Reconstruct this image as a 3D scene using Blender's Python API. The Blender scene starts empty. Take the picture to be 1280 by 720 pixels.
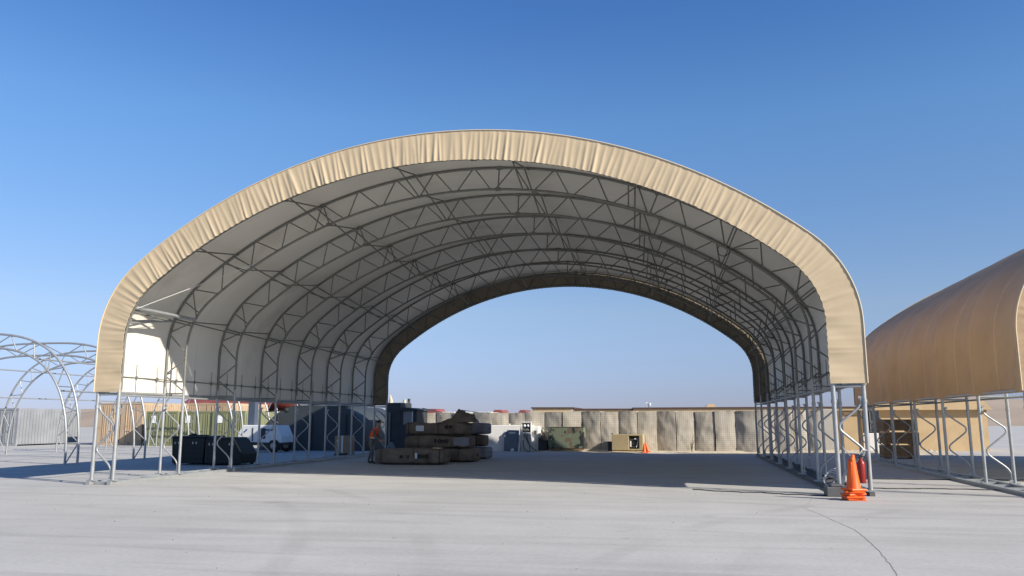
import bpy, bmesh, math, random
from mathutils import Vector, Matrix, noise
PI = math.pi
sc = bpy.context.scene
COL = sc.collection
random.seed(7)

# ------------------------------------------------------------------ materials
def mat(name, base, rough=0.7, metal=0.0, var=None, bump=None, spot=None, spec=0.4):
    """principled material; var=(scale, amount) mottles the colour, spot=(scale, colour, threshold, strength) adds dirt patches"""
    m = bpy.data.materials.new(name); m.use_nodes = True
    nt = m.node_tree; N = nt.nodes; L = nt.links
    b = N['Principled BSDF']
    b.inputs['Roughness'].default_value = rough
    b.inputs['Metallic'].default_value = metal
    b.inputs['Specular IOR Level'].default_value = spec
    col = None
    tc = N.new('ShaderNodeTexCoord')
    rgb = N.new('ShaderNodeRGB'); rgb.outputs[0].default_value = (*base, 1); col = rgb.outputs[0]
    if var:
        n = N.new('ShaderNodeTexNoise'); n.inputs['Scale'].default_value = var[0]; n.inputs['Detail'].default_value = 6
        L.new(tc.outputs['Object'], n.inputs['Vector'])
        mr = N.new('ShaderNodeMapRange'); mr.inputs[1].default_value = .25; mr.inputs[2].default_value = .75
        mr.inputs[3].default_value = 1 - var[1]; mr.inputs[4].default_value = 1 + var[1]
        L.new(n.outputs[0], mr.inputs[0])
        mx = N.new('ShaderNodeVectorMath'); mx.operation = 'SCALE'
        L.new(col, mx.inputs[0]); L.new(mr.outputs[0], mx.inputs['Scale']); col = mx.outputs[0]
    if spot:
        n = N.new('ShaderNodeTexNoise'); n.inputs['Scale'].default_value = spot[0]; n.inputs['Detail'].default_value = 8
        L.new(tc.outputs['Object'], n.inputs['Vector'])
        mr = N.new('ShaderNodeMapRange'); mr.inputs[1].default_value = spot[2]; mr.inputs[2].default_value = spot[2] + .12
        mr.inputs[3].default_value = 0; mr.inputs[4].default_value = spot[3]
        L.new(n.outputs[0], mr.inputs[0])
        mx = N.new('ShaderNodeMix'); mx.data_type = 'RGBA'
        L.new(mr.outputs[0], mx.inputs[0]); L.new(col, mx.inputs[6]); mx.inputs[7].default_value = (*spot[1], 1)
        col = mx.outputs[2]
    L.new(col, b.inputs['Base Color'])
    if bump:
        n = N.new('ShaderNodeTexNoise'); n.inputs['Scale'].default_value = bump[0]; n.inputs['Detail'].default_value = 5
        L.new(tc.outputs['Object'], n.inputs['Vector'])
        bp = N.new('ShaderNodeBump'); bp.inputs['Strength'].default_value = bump[1]; bp.inputs['Distance'].default_value = .02
        L.new(n.outputs[0], bp.inputs['Height']); L.new(bp.outputs[0], b.inputs['Normal'])
    return m

def last_color(m):
    b = m.node_tree.nodes['Principled BSDF']
    return b, b.inputs['Base Color'].links[0].from_socket

def add_lines(m, axis, period, width, factor, coord='Object', also=None):
    """weld seams / wire lines: thin periodic bands along an object axis, multiplying the colour by factor"""
    nt = m.node_tree; N = nt.nodes; L = nt.links
    b, col = last_color(m)
    tc = N.new('ShaderNodeTexCoord'); sp = N.new('ShaderNodeSeparateXYZ'); L.new(tc.outputs[coord], sp.inputs[0])
    masks = []
    for ax, per, w in [(axis, period, width)] + (also or []):
        d = N.new('ShaderNodeMath'); d.operation = 'DIVIDE'; L.new(sp.outputs[ax], d.inputs[0]); d.inputs[1].default_value = per
        f = N.new('ShaderNodeMath'); f.operation = 'FRACT'; L.new(d.outputs[0], f.inputs[0])
        l = N.new('ShaderNodeMath'); l.operation = 'LESS_THAN'; L.new(f.outputs[0], l.inputs[0]); l.inputs[1].default_value = w / per
        masks.append(l.outputs[0])
    k = masks[0]
    for q in masks[1:]:
        mm = N.new('ShaderNodeMath'); mm.operation = 'MAXIMUM'; L.new(k, mm.inputs[0]); L.new(q, mm.inputs[1]); k = mm.outputs[0]
    mr = N.new('ShaderNodeMapRange'); mr.inputs[3].default_value = 1; mr.inputs[4].default_value = factor; L.new(k, mr.inputs[0])
    s = N.new('ShaderNodeVectorMath'); s.operation = 'SCALE'; L.new(col, s.inputs[0]); L.new(mr.outputs[0], s.inputs['Scale'])
    L.new(s.outputs[0], b.inputs['Base Color'])
    return m

M = {}
M['tan_fabric'] = mat('tan_fabric', (.53, .415, .26), .62, var=(1.3, .07), bump=(5, .12), spot=(.9, (.40, .30, .19), .60, .45))
M['shaded_fabric'] = mat('shaded_fabric', (.30, .25, .18), .7, var=(1.3, .1), bump=(5, .12))  # same tan fabric, with the shade at the rear arch put into its colour
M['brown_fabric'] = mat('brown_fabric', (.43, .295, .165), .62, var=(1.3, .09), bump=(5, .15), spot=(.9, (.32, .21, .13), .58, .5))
M['liner'] = mat('liner_fabric', (.69, .655, .575), .55, var=(.5, .07), bump=(3, .10), spot=(.45, (.40, .36, .28), .60, .35))
add_lines(M['liner'], 1, 1.429, .05, .93); add_lines(M['tan_fabric'], 1, 1.429, .05, .92); add_lines(M['brown_fabric'], 1, 1.429, .06, 1.25)
M['steel'] = mat('galvanised_steel', (.37, .38, .375), .45, .45, var=(6, .12), spot=(3, (.34, .31, .27), .62, .5))
M['steel_dull'] = mat('weathered_steel', (.185, .185, .165), .55, .3, var=(4, .15))
M['steel_dark'] = mat('dark_rail_steel', (.13, .13, .13), .6, .3, var=(4, .2))
M['rope'] = mat('white_rope', (.7, .69, .66), .8)
M['cable'] = mat('black_cable', (.03, .03, .03), .6)
M['orange'] = mat('orange_plastic', (.88, .13, .015), .42, var=(5, .06), spot=(5, (.45, .12, .05), .6, .5))
M['red'] = mat('red_paint', (.27, .022, .016), .35, var=(8, .1))
M['black'] = mat('black_rubber', (.02, .02, .02), .7, var=(5, .2))
M['darkgreen'] = mat('dark_green_plastic', (.007, .013, .0125), .55, var=(3, .25), bump=(14, .1))
M['white_paint'] = mat('white_paint', (.70, .71, .70), .5, var=(2, .07), spot=(2.5, (.42, .36, .28), .60, .5))
M['plaster'] = mat('white_concrete', (.80, .785, .745), .85, var=(1.4, .06), bump=(8, .25), spot=(1.2, (.5, .45, .38), .58, .5))
M['blue'] = mat('blue_stripe', (.03, .09, .25), .5)
M['paper'] = mat('white_paper', (.8, .8, .78), .8)
M['timber'] = mat('raw_timber', (.24, .16, .09), .8, var=(5, .2), bump=(20, .2))
M['plywood'] = mat('plywood', (.56, .41, .23), .8, var=(1.5, .12), bump=(12, .15), spot=(1.5, (.42, .28, .15), .6, .5))
M['roofbrown'] = mat('brown_roof', (.085, .045, .035), .8, var=(2, .2))
M['roofred'] = mat('red_roof', (.24, .065, .055), .7, var=(1, .2), spot=(.9, (.35, .16, .12), .55, .6))
add_lines(M['roofred'], 0, .42, .1, .62)
M['container'] = mat('olive_container', (.205, .215, .115), .6, var=(1.2, .14), spot=(2.2, (.16, .10, .05), .62, .7))
M['tancont'] = mat('tan_container', (.45, .335, .22), .65, var=(1.2, .12), spot=(2, (.26, .13, .06), .6, .6))
M['tentdark'] = mat('dark_tarpaulin', (.045, .055, .06), .6, var=(1.1, .15), bump=(2.5, .5))
M['darkpaint'] = mat('dark_grey_paint', (.035, .04, .045), .6, var=(2, .2))
M['glass'] = mat('window_glass', (.10, .15, .18), .08, spec=.6)
M['gentan'] = mat('desert_tan_paint', (.42, .335, .19), .6, var=(3, .1), spot=(4, (.22, .16, .09), .62, .6))
M['machine'] = mat('machinery_grey', (.12, .13, .13), .5, .4, var=(9, .5))
M['concrete_slab'] = mat('precast_concrete', (.48, .45, .39), .9, var=(1.5, .1), bump=(9, .3), spot=(1.3, (.33, .28, .22), .58, .6))
M['canvas'] = mat('brown_canvas', (.165, .132, .10), .9, var=(2.5, .3), bump=(9, .9), spot=(1.8, (.09, .07, .05), .56, .7))
M['canvasgrey'] = mat('grey_canvas', (.21, .21, .23), .85, var=(2.5, .2), bump=(7, .5))
M['strap'] = mat('dark_strap', (.055, .047, .038), .7)
M['stencil'] = mat('stencil_ink', (.016, .015, .014), .8)
M['label'] = mat('shipping_label', (.62, .66, .70), .7)
M['cardboard'] = mat('cardboard', (.32, .22, .13), .85, var=(3, .1))
M['sand'] = mat('pale_sand', (.50, .44, .34), .95, var=(2, .12), bump=(6, .6))
M['hill'] = mat('bare_hill', (.34, .27, .20), .95, var=(.05, .15), bump=(.2, .8))
M['geotextile'] = mat('wire_geotextile', (.56, .51, .425), .9, var=(2.2, .10), bump=(4, .5), spot=(1.1, (.35, .30, .23), .57, .55))
add_lines(M['geotextile'], 0, .1016, .022, .74, also=[(2, .1016, .022)])
M['skin'] = mat('skin', (.38, .22, .15), .55)
M['vest'] = mat('orange_vest_cloth', (.85, .10, .015), .8, var=(9, .12))
M['reflect'] = mat('reflective_tape', (.75, .75, .70), .35)
M['trousers'] = mat('grey_camouflage_cloth', (.13, .125, .11), .9, var=(14, .35))
M['hair'] = mat('dark_cap_cloth', (.02, .018, .016), .9)
M['boots'] = mat('dark_boot_leather', (.05, .04, .03), .7)
M['gauge'] = mat('gauge_glass', (.25, .27, .28), .15, spec=.6)
M['gravel'] = mat('pebble', (.17, .16, .15), .9, var=(8, .3))

def camo_material():
    m = mat('woodland_camouflage_paint', (.16, .185, .125), .65, var=(3, .1))
    nt = m.node_tree; N = nt.nodes; L = nt.links
    b, col = last_color(m)
    tc = N.new('ShaderNodeTexCoord')
    for off, c, th in (((3.1, 1, 0), (.026, .031, .030), .495), ((9, 4, 2), (.15, .11, .075), .57)):
        mp = N.new('ShaderNodeMapping'); mp.inputs['Location'].default_value = off; L.new(tc.outputs['Object'], mp.inputs[0])
        n = N.new('ShaderNodeTexNoise'); n.inputs['Scale'].default_value = 1.5; n.inputs['Detail'].default_value = 2.5
        L.new(mp.outputs[0], n.inputs['Vector'])
        g = N.new('ShaderNodeMapRange'); g.inputs[1].default_value = th - .01; g.inputs[2].default_value = th + .015; L.new(n.outputs[0], g.inputs[0])
        x = N.new('ShaderNodeMix'); x.data_type = 'RGBA'; L.new(g.outputs[0], x.inputs[0]); L.new(col, x.inputs[6]); x.inputs[7].default_value = (*c, 1)
        col = x.outputs[2]
    L.new(col, b.inputs['Base Color'])
    return m
M['camo'] = camo_material()

def ground_material():
    m = mat('dusty_concrete', (.450, .438, .408), .92, spec=.25)
    nt = m.node_tree; N = nt.nodes; L = nt.links
    b, col = last_color(m)
    tc = N.new('ShaderNodeTexCoord')
    def noisem(scale, lo, hi, a, bb, vec=None, detail=6, dist=0):
        n = N.new('ShaderNodeTexNoise'); n.inputs['Scale'].default_value = scale; n.inputs['Detail'].default_value = detail
        n.inputs['Distortion'].default_value = dist
        L.new(vec or tc.outputs['Object'], n.inputs['Vector'])
        r = N.new('ShaderNodeMapRange'); r.inputs[1].default_value = lo; r.inputs[2].default_value = hi
        r.inputs[3].default_value = a; r.inputs[4].default_value = bb; L.new(n.outputs[0], r.inputs[0]); return r.outputs[0]
    def scale(c, k):
        s = N.new('ShaderNodeVectorMath'); s.operation = 'SCALE'; L.new(c, s.inputs[0]); L.new(k, s.inputs['Scale']); return s.outputs[0]
    def math_(op, a, bv):
        q = N.new('ShaderNodeMath'); q.operation = op
        for i, v in enumerate((a, bv)):
            if isinstance(v, (int, float)): q.inputs[i].default_value = v
            else: L.new(v, q.inputs[i])
        return q.outputs[0]
    col = scale(col, noisem(.12, .3, .7, .92, 1.07))
    col = scale(col, noisem(.9, .3, .7, .95, 1.04))
    col = scale(col, noisem(14, .3, .7, .94, 1.05))
    # drag marks: noise stretched sideways
    mp = N.new('ShaderNodeMapping'); mp.inputs['Scale'].default_value = (.12, 1.1, 1); mp.inputs['Rotation'].default_value = (0, 0, .12); L.new(tc.outputs['Object'], mp.inputs[0])
    col = scale(col, noisem(1.0, .48, .72, 1.0, .84, mp.outputs[0], 8, 1.2))
    # oil and rubber spots
    col = scale(col, noisem(.55, .66, .74, 1.0, .80, None, 9, .6))
    # curved tyre tracks (pairs of arcs)
    for (cx_, cy_, R_) in ((9, 36, 19.0), (9, 36, 20.6), (-26, 2, 22.5), (-26, 2, 24.2), (-3, 42, 14.5), (-3, 42, 16), (16, 6, 17.4), (16, 6, 15.9)):
        d = N.new('ShaderNodeVectorMath'); d.operation = 'DISTANCE'; L.new(tc.outputs['Object'], d.inputs[0]); d.inputs[1].default_value = (cx_, cy_, 0)
        e = math_('ABSOLUTE', math_('SUBTRACT', d.outputs['Value'], R_), 0)
        r = N.new('ShaderNodeMapRange'); r.interpolation_type = 'SMOOTHSTEP'; r.inputs[1].default_value = .06; r.inputs[2].default_value = .24; r.inputs[3].default_value = 1; r.inputs[4].default_value = 0; L.new(e, r.inputs[0])
        k = math_('MULTIPLY', r.outputs[0], noisem(.35, .42, .62, 0, .10))
        col = scale(col, math_('SUBTRACT', 1.0, k))
    mp2 = N.new('ShaderNodeMapping'); mp2.inputs['Scale'].default_value = (.5, 3.2, 1); mp2.inputs['Rotation'].default_value = (0, 0, -.15); L.new(tc.outputs['Object'], mp2.inputs[0])
    col = scale(col, noisem(1.0, .60, .72, 1.0, .92, mp2.outputs[0], 7, .8))
    col = scale(col, noisem(2.6, .72, .76, 1.0, .72, None, 5, .4))
    col = scale(col, noisem(.28, .55, .72, 1.0, 1.07, None, 4, .5))
    L.new(col, b.inputs['Base Color'])
    n = N.new('ShaderNodeTexNoise'); n.inputs['Scale'].default_value = 9; n.inputs['Detail'].default_value = 8; L.new(tc.outputs['Object'], n.inputs['Vector'])
    bp = N.new('ShaderNodeBump'); bp.inputs['Strength'].default_value = .25; bp.inputs['Distance'].default_value = .012
    L.new(n.outputs[0], bp.inputs['Height']); L.new(bp.outputs[0], b.inputs['Normal'])
    return m
M['ground'] = ground_material()

# ------------------------------------------------------------------ mesh builder
class MB:
    def __init__(s): s.v = []; s.f = []; s.m = []; s.sm = []
    def add(s, vs, fs, mi=0, smooth=False):
        o = len(s.v); s.v += [tuple(v) for v in vs]
        for f in fs: s.f.append(tuple(i + o for i in f)); s.m.append(mi); s.sm.append(smooth)
        return s
    def box(s, c, d, rz=0, mi=0, R=None):
        R = R or Matrix.Rotation(rz, 3, 'Z'); c = Vector(c)
        vs = [c + R @ Vector((x * d[0] / 2, y * d[1] / 2, z * d[2] / 2)) for z in (-1, 1) for y in (-1, 1) for x in (-1, 1)]
        return s.add(vs, [(0, 2, 3, 1), (4, 5, 7, 6), (0, 1, 5, 4), (2, 6, 7, 3), (0, 4, 6, 2), (1, 3, 7, 5)], mi)
    def tube(s, pts, r, n=8, mi=0, caps=True, closed=False):
        pts = [Vector(p) for p in pts]; k = len(pts); rr = r if isinstance(r, (list, tuple)) else [r] * k
        rings = []; prev = None
        for i, p in enumerate(pts):
            if closed: t = pts[(i + 1) % k] - pts[i - 1]
            else: t = pts[min(i + 1, k - 1)] - pts[max(i - 1, 0)]
            t.normalize()
            if prev is None:
                a = Vector((0, 0, 1)) if abs(t.z) < .9 else Vector((0, 1, 0))
                u = t.cross(a).normalized()
            else:
                u = (prev - t * prev.dot(t)).normalized()
            prev = u; w = t.cross(u)
            rings.append([p + (u * math.cos(2 * PI * j / n) + w * math.sin(2 * PI * j / n)) * rr[i] for j in range(n)])
        vs = [q for R in rings for q in R]; fs = []
        for i in range(k if closed else k - 1):
            a, b = i * n, ((i + 1) % k) * n
            for j in range(n): fs.append((a + j, a + (j + 1) % n, b + (j + 1) % n, b + j))
        s.add(vs, fs, mi, True)
        if caps and not closed:
            s.add(rings[0], [tuple(range(n))[::-1]], mi); s.add(rings[-1], [tuple(range(n))], mi)
        return s
    def lathe(s, prof, o=(0, 0, 0), n=24, mi=0, axis=None):
        o = Vector(o); R = axis or Matrix.Identity(3); vs = []
        for r, z in prof:
            for j in range(n): vs.append(o + R @ Vector((r * math.cos(2 * PI * j / n), r * math.sin(2 * PI * j / n), z)))
        fs = []
        for i in range(len(prof) - 1):
            for j in range(n): fs.append((i * n + j, i * n + (j + 1) % n, (i + 1) * n + (j + 1) % n, (i + 1) * n + j))
        return s.add(vs, fs, mi, True)
    def grid(s, rows, mi=0, smooth=True, flip=False):
        nr, nc = len(rows), len(rows[0]); vs = [p for r in rows for p in r]; fs = []
        for i in range(nr - 1):
            for j in range(nc - 1):
                f = (i * nc + j, i * nc + j + 1, (i + 1) * nc + j + 1, (i + 1) * nc + j); fs.append(f[::-1] if flip else f)
        return s.add(vs, fs, mi, smooth)
    def prism(s, poly, y0, y1, mi=0):
        """polygon in x,z pushed from y0 to y1"""
        n = len(poly); vs = [(x, y0, z) for x, z in poly] + [(x, y1, z) for x, z in poly]
        return s.add(vs, [tuple(range(n)), tuple(range(2 * n - 1, n - 1, -1))] + [((i + 1) % n, i, n + i, n + (i + 1) % n) for i in range(n)], mi)
    def build(s, name, mats, parent=None, bevel=0):
        me = bpy.data.meshes.new(name); me.from_pydata(s.v, [], s.f)
        for m_ in (mats if isinstance(mats, (list, tuple)) else [mats]): me.materials.append(m_)
        me.polygons.foreach_set('material_index', s.m); me.polygons.foreach_set('use_smooth', s.sm); me.update()
        bm = bmesh.new(); bm.from_mesh(me); bmesh.ops.recalc_face_normals(bm, faces=bm.faces); bm.to_mesh(me); bm.free()
        o = bpy.data.objects.new(name, me); COL.objects.link(o)
        if parent: o.parent = parent
        if bevel:
            b = o.modifiers.new('bevel', 'BEVEL'); b.width = bevel; b.segments = 2; b.limit_method = 'ANGLE'
        return o

def tag(o, label, cat, group=None, kind=None):
    o['label'] = label; o['category'] = cat
    if group: o['group'] = group
    if kind: o['kind'] = kind
    return o
def structure(o): o['kind'] = 'structure'; return o
def thing(name, label, cat, loc=(0, 0, 0), rz=0, group=None):
    o = bpy.data.objects.new(name, None); COL.objects.link(o); o.location = loc; o.rotation_euler = (0, 0, rz)
    o.empty_display_size = .3
    return tag(o, label, cat, group)
def copy_tree(o, parent=None):
    c = o.copy(); COL.objects.link(c)
    if parent is not None: c.parent = parent
    for ch in list(o.children): copy_tree(ch, c)
    return c
def round_path(pts, it=3):
    pts = [Vector(p) for p in pts]
    for _ in range(it):
        q = [pts[0]]
        for a, b in zip(pts[:-1], pts[1:]): q += [a * .75 + b * .25, a * .25 + b * .75]
        q.append(pts[-1]); pts = q
    return pts
def fillet(pts, rad, n=7):
    pts = [Vector(p) for p in pts]; out = [pts[0]]
    for a, b, c in zip(pts[:-2], pts[1:-1], pts[2:]):
        r1 = min(rad, (a - b).length * .45); r2 = min(rad, (c - b).length * .45)
        p, q = b + (a - b).normalized() * r1, b + (c - b).normalized() * r2
        for k in range(n + 1):
            t = k / n; out.append(p * (1 - t) ** 2 + b * 2 * t * (1 - t) + q * t * t)
    out.append(pts[-1]); return out
def fbm(x, y=0, z=0): return noise.fractal(Vector((x, y, z)), 1, 2, 4)

# ------------------------------------------------------------------ camera
f_, pit, yaw, roll = 1013.65, .1629, .2056, -.0028
cy_, sy_, cp_, sp_ = math.cos(yaw), math.sin(yaw), math.cos(pit), math.sin(pit)
fw = Vector((-sy_ * cp_, cy_ * cp_, sp_)); rt0 = Vector((cy_, sy_, 0)); up0 = rt0.cross(fw)
rt = rt0 * math.cos(roll) + up0 * math.sin(roll); up = up0 * math.cos(roll) - rt0 * math.sin(roll)
cam = bpy.data.cameras.new('camera'); co = bpy.data.objects.new('camera', cam); COL.objects.link(co)
co.matrix_world = Matrix(((rt.x, up.x, -fw.x, 0), (rt.y, up.y, -fw.y, 0), (rt.z, up.z, -fw.z, 1.6), (0, 0, 0, 1)))
cam.sensor_width = 36; cam.lens = 36 * f_ / 1280; cam.clip_end = 6000; cam.clip_start = .05
sc.camera = co

# ------------------------------------------------------------------ light
trav = Vector((-1.65, .72, -1)).normalized()
sun = bpy.data.lights.new('sun', 'SUN'); sun.energy = 4.25; sun.angle = math.radians(.53); sun.color = (1, .93, .83)
so = bpy.data.objects.new('sun', sun); COL.objects.link(so); so.rotation_euler = trav.to_track_quat('-Z', 'Y').to_euler()
w = bpy.data.worlds.new('World'); sc.world = w; w.use_nodes = True
sky = w.node_tree.nodes.new('ShaderNodeTexSky'); sky.sky_type = 'NISHITA'; sky.sun_disc = False
sky.sun_elevation = math.asin(-trav.z); sky.sun_rotation = math.atan2(-trav.x, -trav.y)
sky.air_density = 1.0; sky.dust_density = 0.35; sky.ozone_density = 4.5; sky.altitude = 300
bg = w.node_tree.nodes['Background']; bg.inputs['Strength'].default_value = .123
wt = w.node_tree
tcw = wt.nodes.new('ShaderNodeTexCoord'); spw = wt.nodes.new('ShaderNodeSeparateXYZ'); wt.links.new(tcw.outputs['Generated'], spw.inputs[0])
rp_ = wt.nodes.new('ShaderNodeValToRGB'); wt.links.new(spw.outputs[2], rp_.inputs[0])
stops = [(0, (.37, .385, .62)), (.03, (.40, .40, .595)), (.13, (.65, .575, .595)), (.35, (.59, .735, .82)), (.47, (.42, .62, .83)), (.85, (.32, .47, .66))]
els = rp_.color_ramp.elements
while len(els) < len(stops): els.new(.5)
for e_, (p_, c_) in zip(els, stops): e_.position = p_; e_.color = (*c_, 1)
ml = wt.nodes.new('ShaderNodeMix'); ml.data_type = 'RGBA'; ml.blend_type = 'MULTIPLY'; ml.inputs[0].default_value = 1
wt.links.new(sky.outputs[0], ml.inputs[6]); wt.links.new(rp_.outputs[0], ml.inputs[7]); wt.links.new(ml.outputs[2], bg.inputs[0])
sc.view_settings.view_transform = 'Standard'; sc.view_settings.look = 'None'; sc.view_settings.gamma = 1
sc.view_settings.use_curve_mapping = False
sc.view_settings.exposure = 0.75

# ------------------------------------------------------------------ ground and hills
gm = MB()
rings = [(-3000, -3000), (3000, -3000), (3000, 3000), (-3000, 3000)]
gm.add([(x, y, 0) for x, y in rings], [(0, 1, 2, 3)])
structure(gm.build('ground', M['ground']))

def hill(name, x0, x1, y0, y1, h, seed, px=40, py=12):
    g = MB(); rows = []
    for j in range(py + 1):
        row = []
        for i in range(px + 1):
            u, v = i / px, j / py
            e = math.sin(PI * u) ** .7 * math.sin(PI * v)
            z = h * e * (.75 + .45 * fbm(u * 5 + seed, v * 3)) - .3 * (1 - min(1, e * 20))
            row.append((x0 + (x1 - x0) * u, y0 + (y1 - y0) * v, z))
        rows.append(row)
    g.grid(rows); return structure(g.build(name, M['hill']))
hill('hill', 20, 330, 240, 420, 14, 1.3)
hill('hills', -330, -120, 250, 400, 10.5, 7.7)

# a crack in the slab and the ridge of swept sand along the barriers
g = MB(); pts = [(2.55, 18.3), (2.35, 17.2), (2.12, 16.26), (2.25, 15.2), (2.33, 14.2), (2.42, 13.2), (2.38, 12.1), (2.30, 11.0), (2.2, 10.0), (2.05, 9.0), (2.1, 8.0), (1.9, 6.5)]
pp = []
for (x0, y0), (x1, y1) in zip(pts[:-1], pts[1:]):
    for k in range(8):
        t = k / 8; pp.append((x0 + (x1 - x0) * t + .018 * fbm(y0 * 3 + t * 6, 4.2), y0 + (y1 - y0) * t))
rows = [[(x - .005 - .005 * abs(fbm(y * 4, 9)), y, .004) for x, y in pp], [(x + .005 + .005 * abs(fbm(y * 4, 19)), y, .004) for x, y in pp]]
g.grid(rows, smooth=False); structure(g.build('ground_crack', mat('dark_crack', (.40, .39, .365), .95)))

g = MB(); rows = []
nx = 150
for j in range(9):
    v = j / 8; row = []
    for i in range(nx + 1):
        x = -15 + 27 * i / nx; yb = 43.2 - .13 * x
        wd = .55 + .45 * fbm(x * .5, 3) + (.5 if -7.5 < x < -2 else 0)
        y = yb - 2.0 * v * max(.3, wd) + .35
        z = (.16 * (1 - v) ** 1.3) * (1 + .7 * fbm(x * .9, v * 2, 5)) - (.03 if j == 8 else 0)
        row.append((x, y, max(z, -.03)))
    rows.append(row)
g.grid(rows); structure(g.build('sand_bank_ground', M['sand']))

# ------------------------------------------------------------------ the arched hangars
A, ZC, ZV, ZT, RS, TD, BAY = 8.9455, 2.4326, 3.7176, 8.1951, 1.9898, .6298, 2.858
RC = ((A - RS) ** 2 + (ZT - ZV) ** 2 - RS * RS) / (2 * (ZT - ZV - RS)); CZ = ZT - RC; ANG = math.atan2(ZV - CZ, A - RS)
L1 = ZV - ZC; L2 = RS * ANG; L3 = RC * (PI / 2 - ANG); LT = 2 * (L1 + L2 + L3)
def prof(s, d=0.0, zb=ZC):
    """point of the arch at arc length s (0 = right foot of the curve), pushed out by d"""
    sgn = 1
    if s > LT / 2: s = LT - s; sgn = -1
    if s < L1: x, z = A + d, zb + (ZV - zb) * s / L1
    elif s < L1 + L2:
        t = (s - L1) / RS; x, z = A - RS + (RS + d) * math.cos(t), ZV + (RS + d) * math.sin(t)
    else:
        t = ANG + (s - L1 - L2) / RC; x, z = (RC + d) * math.cos(t), CZ + (RC + d) * math.sin(t)
    return sgn * x, z

def fabric_skin(nb):
    g = MB(); NS = 96; NY = nb * 6
    def surf(d):
        rows = []
        for j in range(NY + 1):
            y = BAY * nb * j / NY; fr = (j % 6) / 6
            sag = -.075 * math.sin(PI * fr) ** .8
            row = []
            for i in range(NS + 1):
                s = LT * i / NS
                x, z = prof(s, d + sag + .006 * fbm(s * .8, y * .9, 3), ZC - .06)
                row.append((x, y, z))
            rows.append(row)
        return rows
    o, n = surf(TD + .075), surf(TD + .055)
    g.grid(o, 0); g.grid(n, 1, flip=True)
    for ro, rn in ((o[0], n[0]), (o[-1], n[-1])): g.grid([ro, rn], 0)
    for k in (0, -1): g.grid([[r[k] for r in o], [r[k] for r in n]], 0)
    return g

def valance_mesh(yout, seed):
    """gathered cloth closing the depth of the end arch, with folds across it and a welt along the outer edge"""
    g = MB(); NS = 1100; NR = 9
    rnd = random.Random(seed)
    folds = []; s = 0
    while s < LT:
        folds.append((s, rnd.uniform(.3, 1) * (1.7 if rnd.random() < .10 else 1), rnd.uniform(-.07, .07), rnd.uniform(.028, .05))); s += rnd.uniform(.08, .21)
    import bisect
    fs_ = [q[0] for q in folds]
    def surf(off):
        rows = []
        for j in range(NR + 1):
            v = j / NR; d = -.06 + (TD + .145) * v
            row = []
            for i in range(NS + 1):
                s = LT * i / NS; dy = 0
                k0 = bisect.bisect_left(fs_, s - .5); k1 = bisect.bisect_right(fs_, s + .5)
                # the straight sides hang smoother than the curved part
                calm = .35 if (s < L1 + .2 or s > LT - L1 - .2) else 1
                for k in range(k0, k1):
                    c, a, sk, wd = folds[k]
                    q = (s - c - sk * (v - .3)) / wd
                    if abs(q) < 3: dy += a * .023 * math.exp(-q * q) * (1.15 - .65 * v)
                dy += .007 * fbm(s * 1.7, v * 1.2, seed)
                dy *= calm * (1 - .8 * max(0, v - .85) / .15)
                if calm < 1: dy += .012 * math.sin(s * 9 + 2 * v) * (1 - v)
                dz = .006 * math.sin(s * 2 * PI / .16 + 3 * fbm(s, 2)) * (1 - v) ** 6
                x, z = prof(s, d + dz, ZC - .03)
                row.append((x, yout + (dy * off[1]) + off[0], z))
            rows.append(row)
        return rows
    return g, surf

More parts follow.
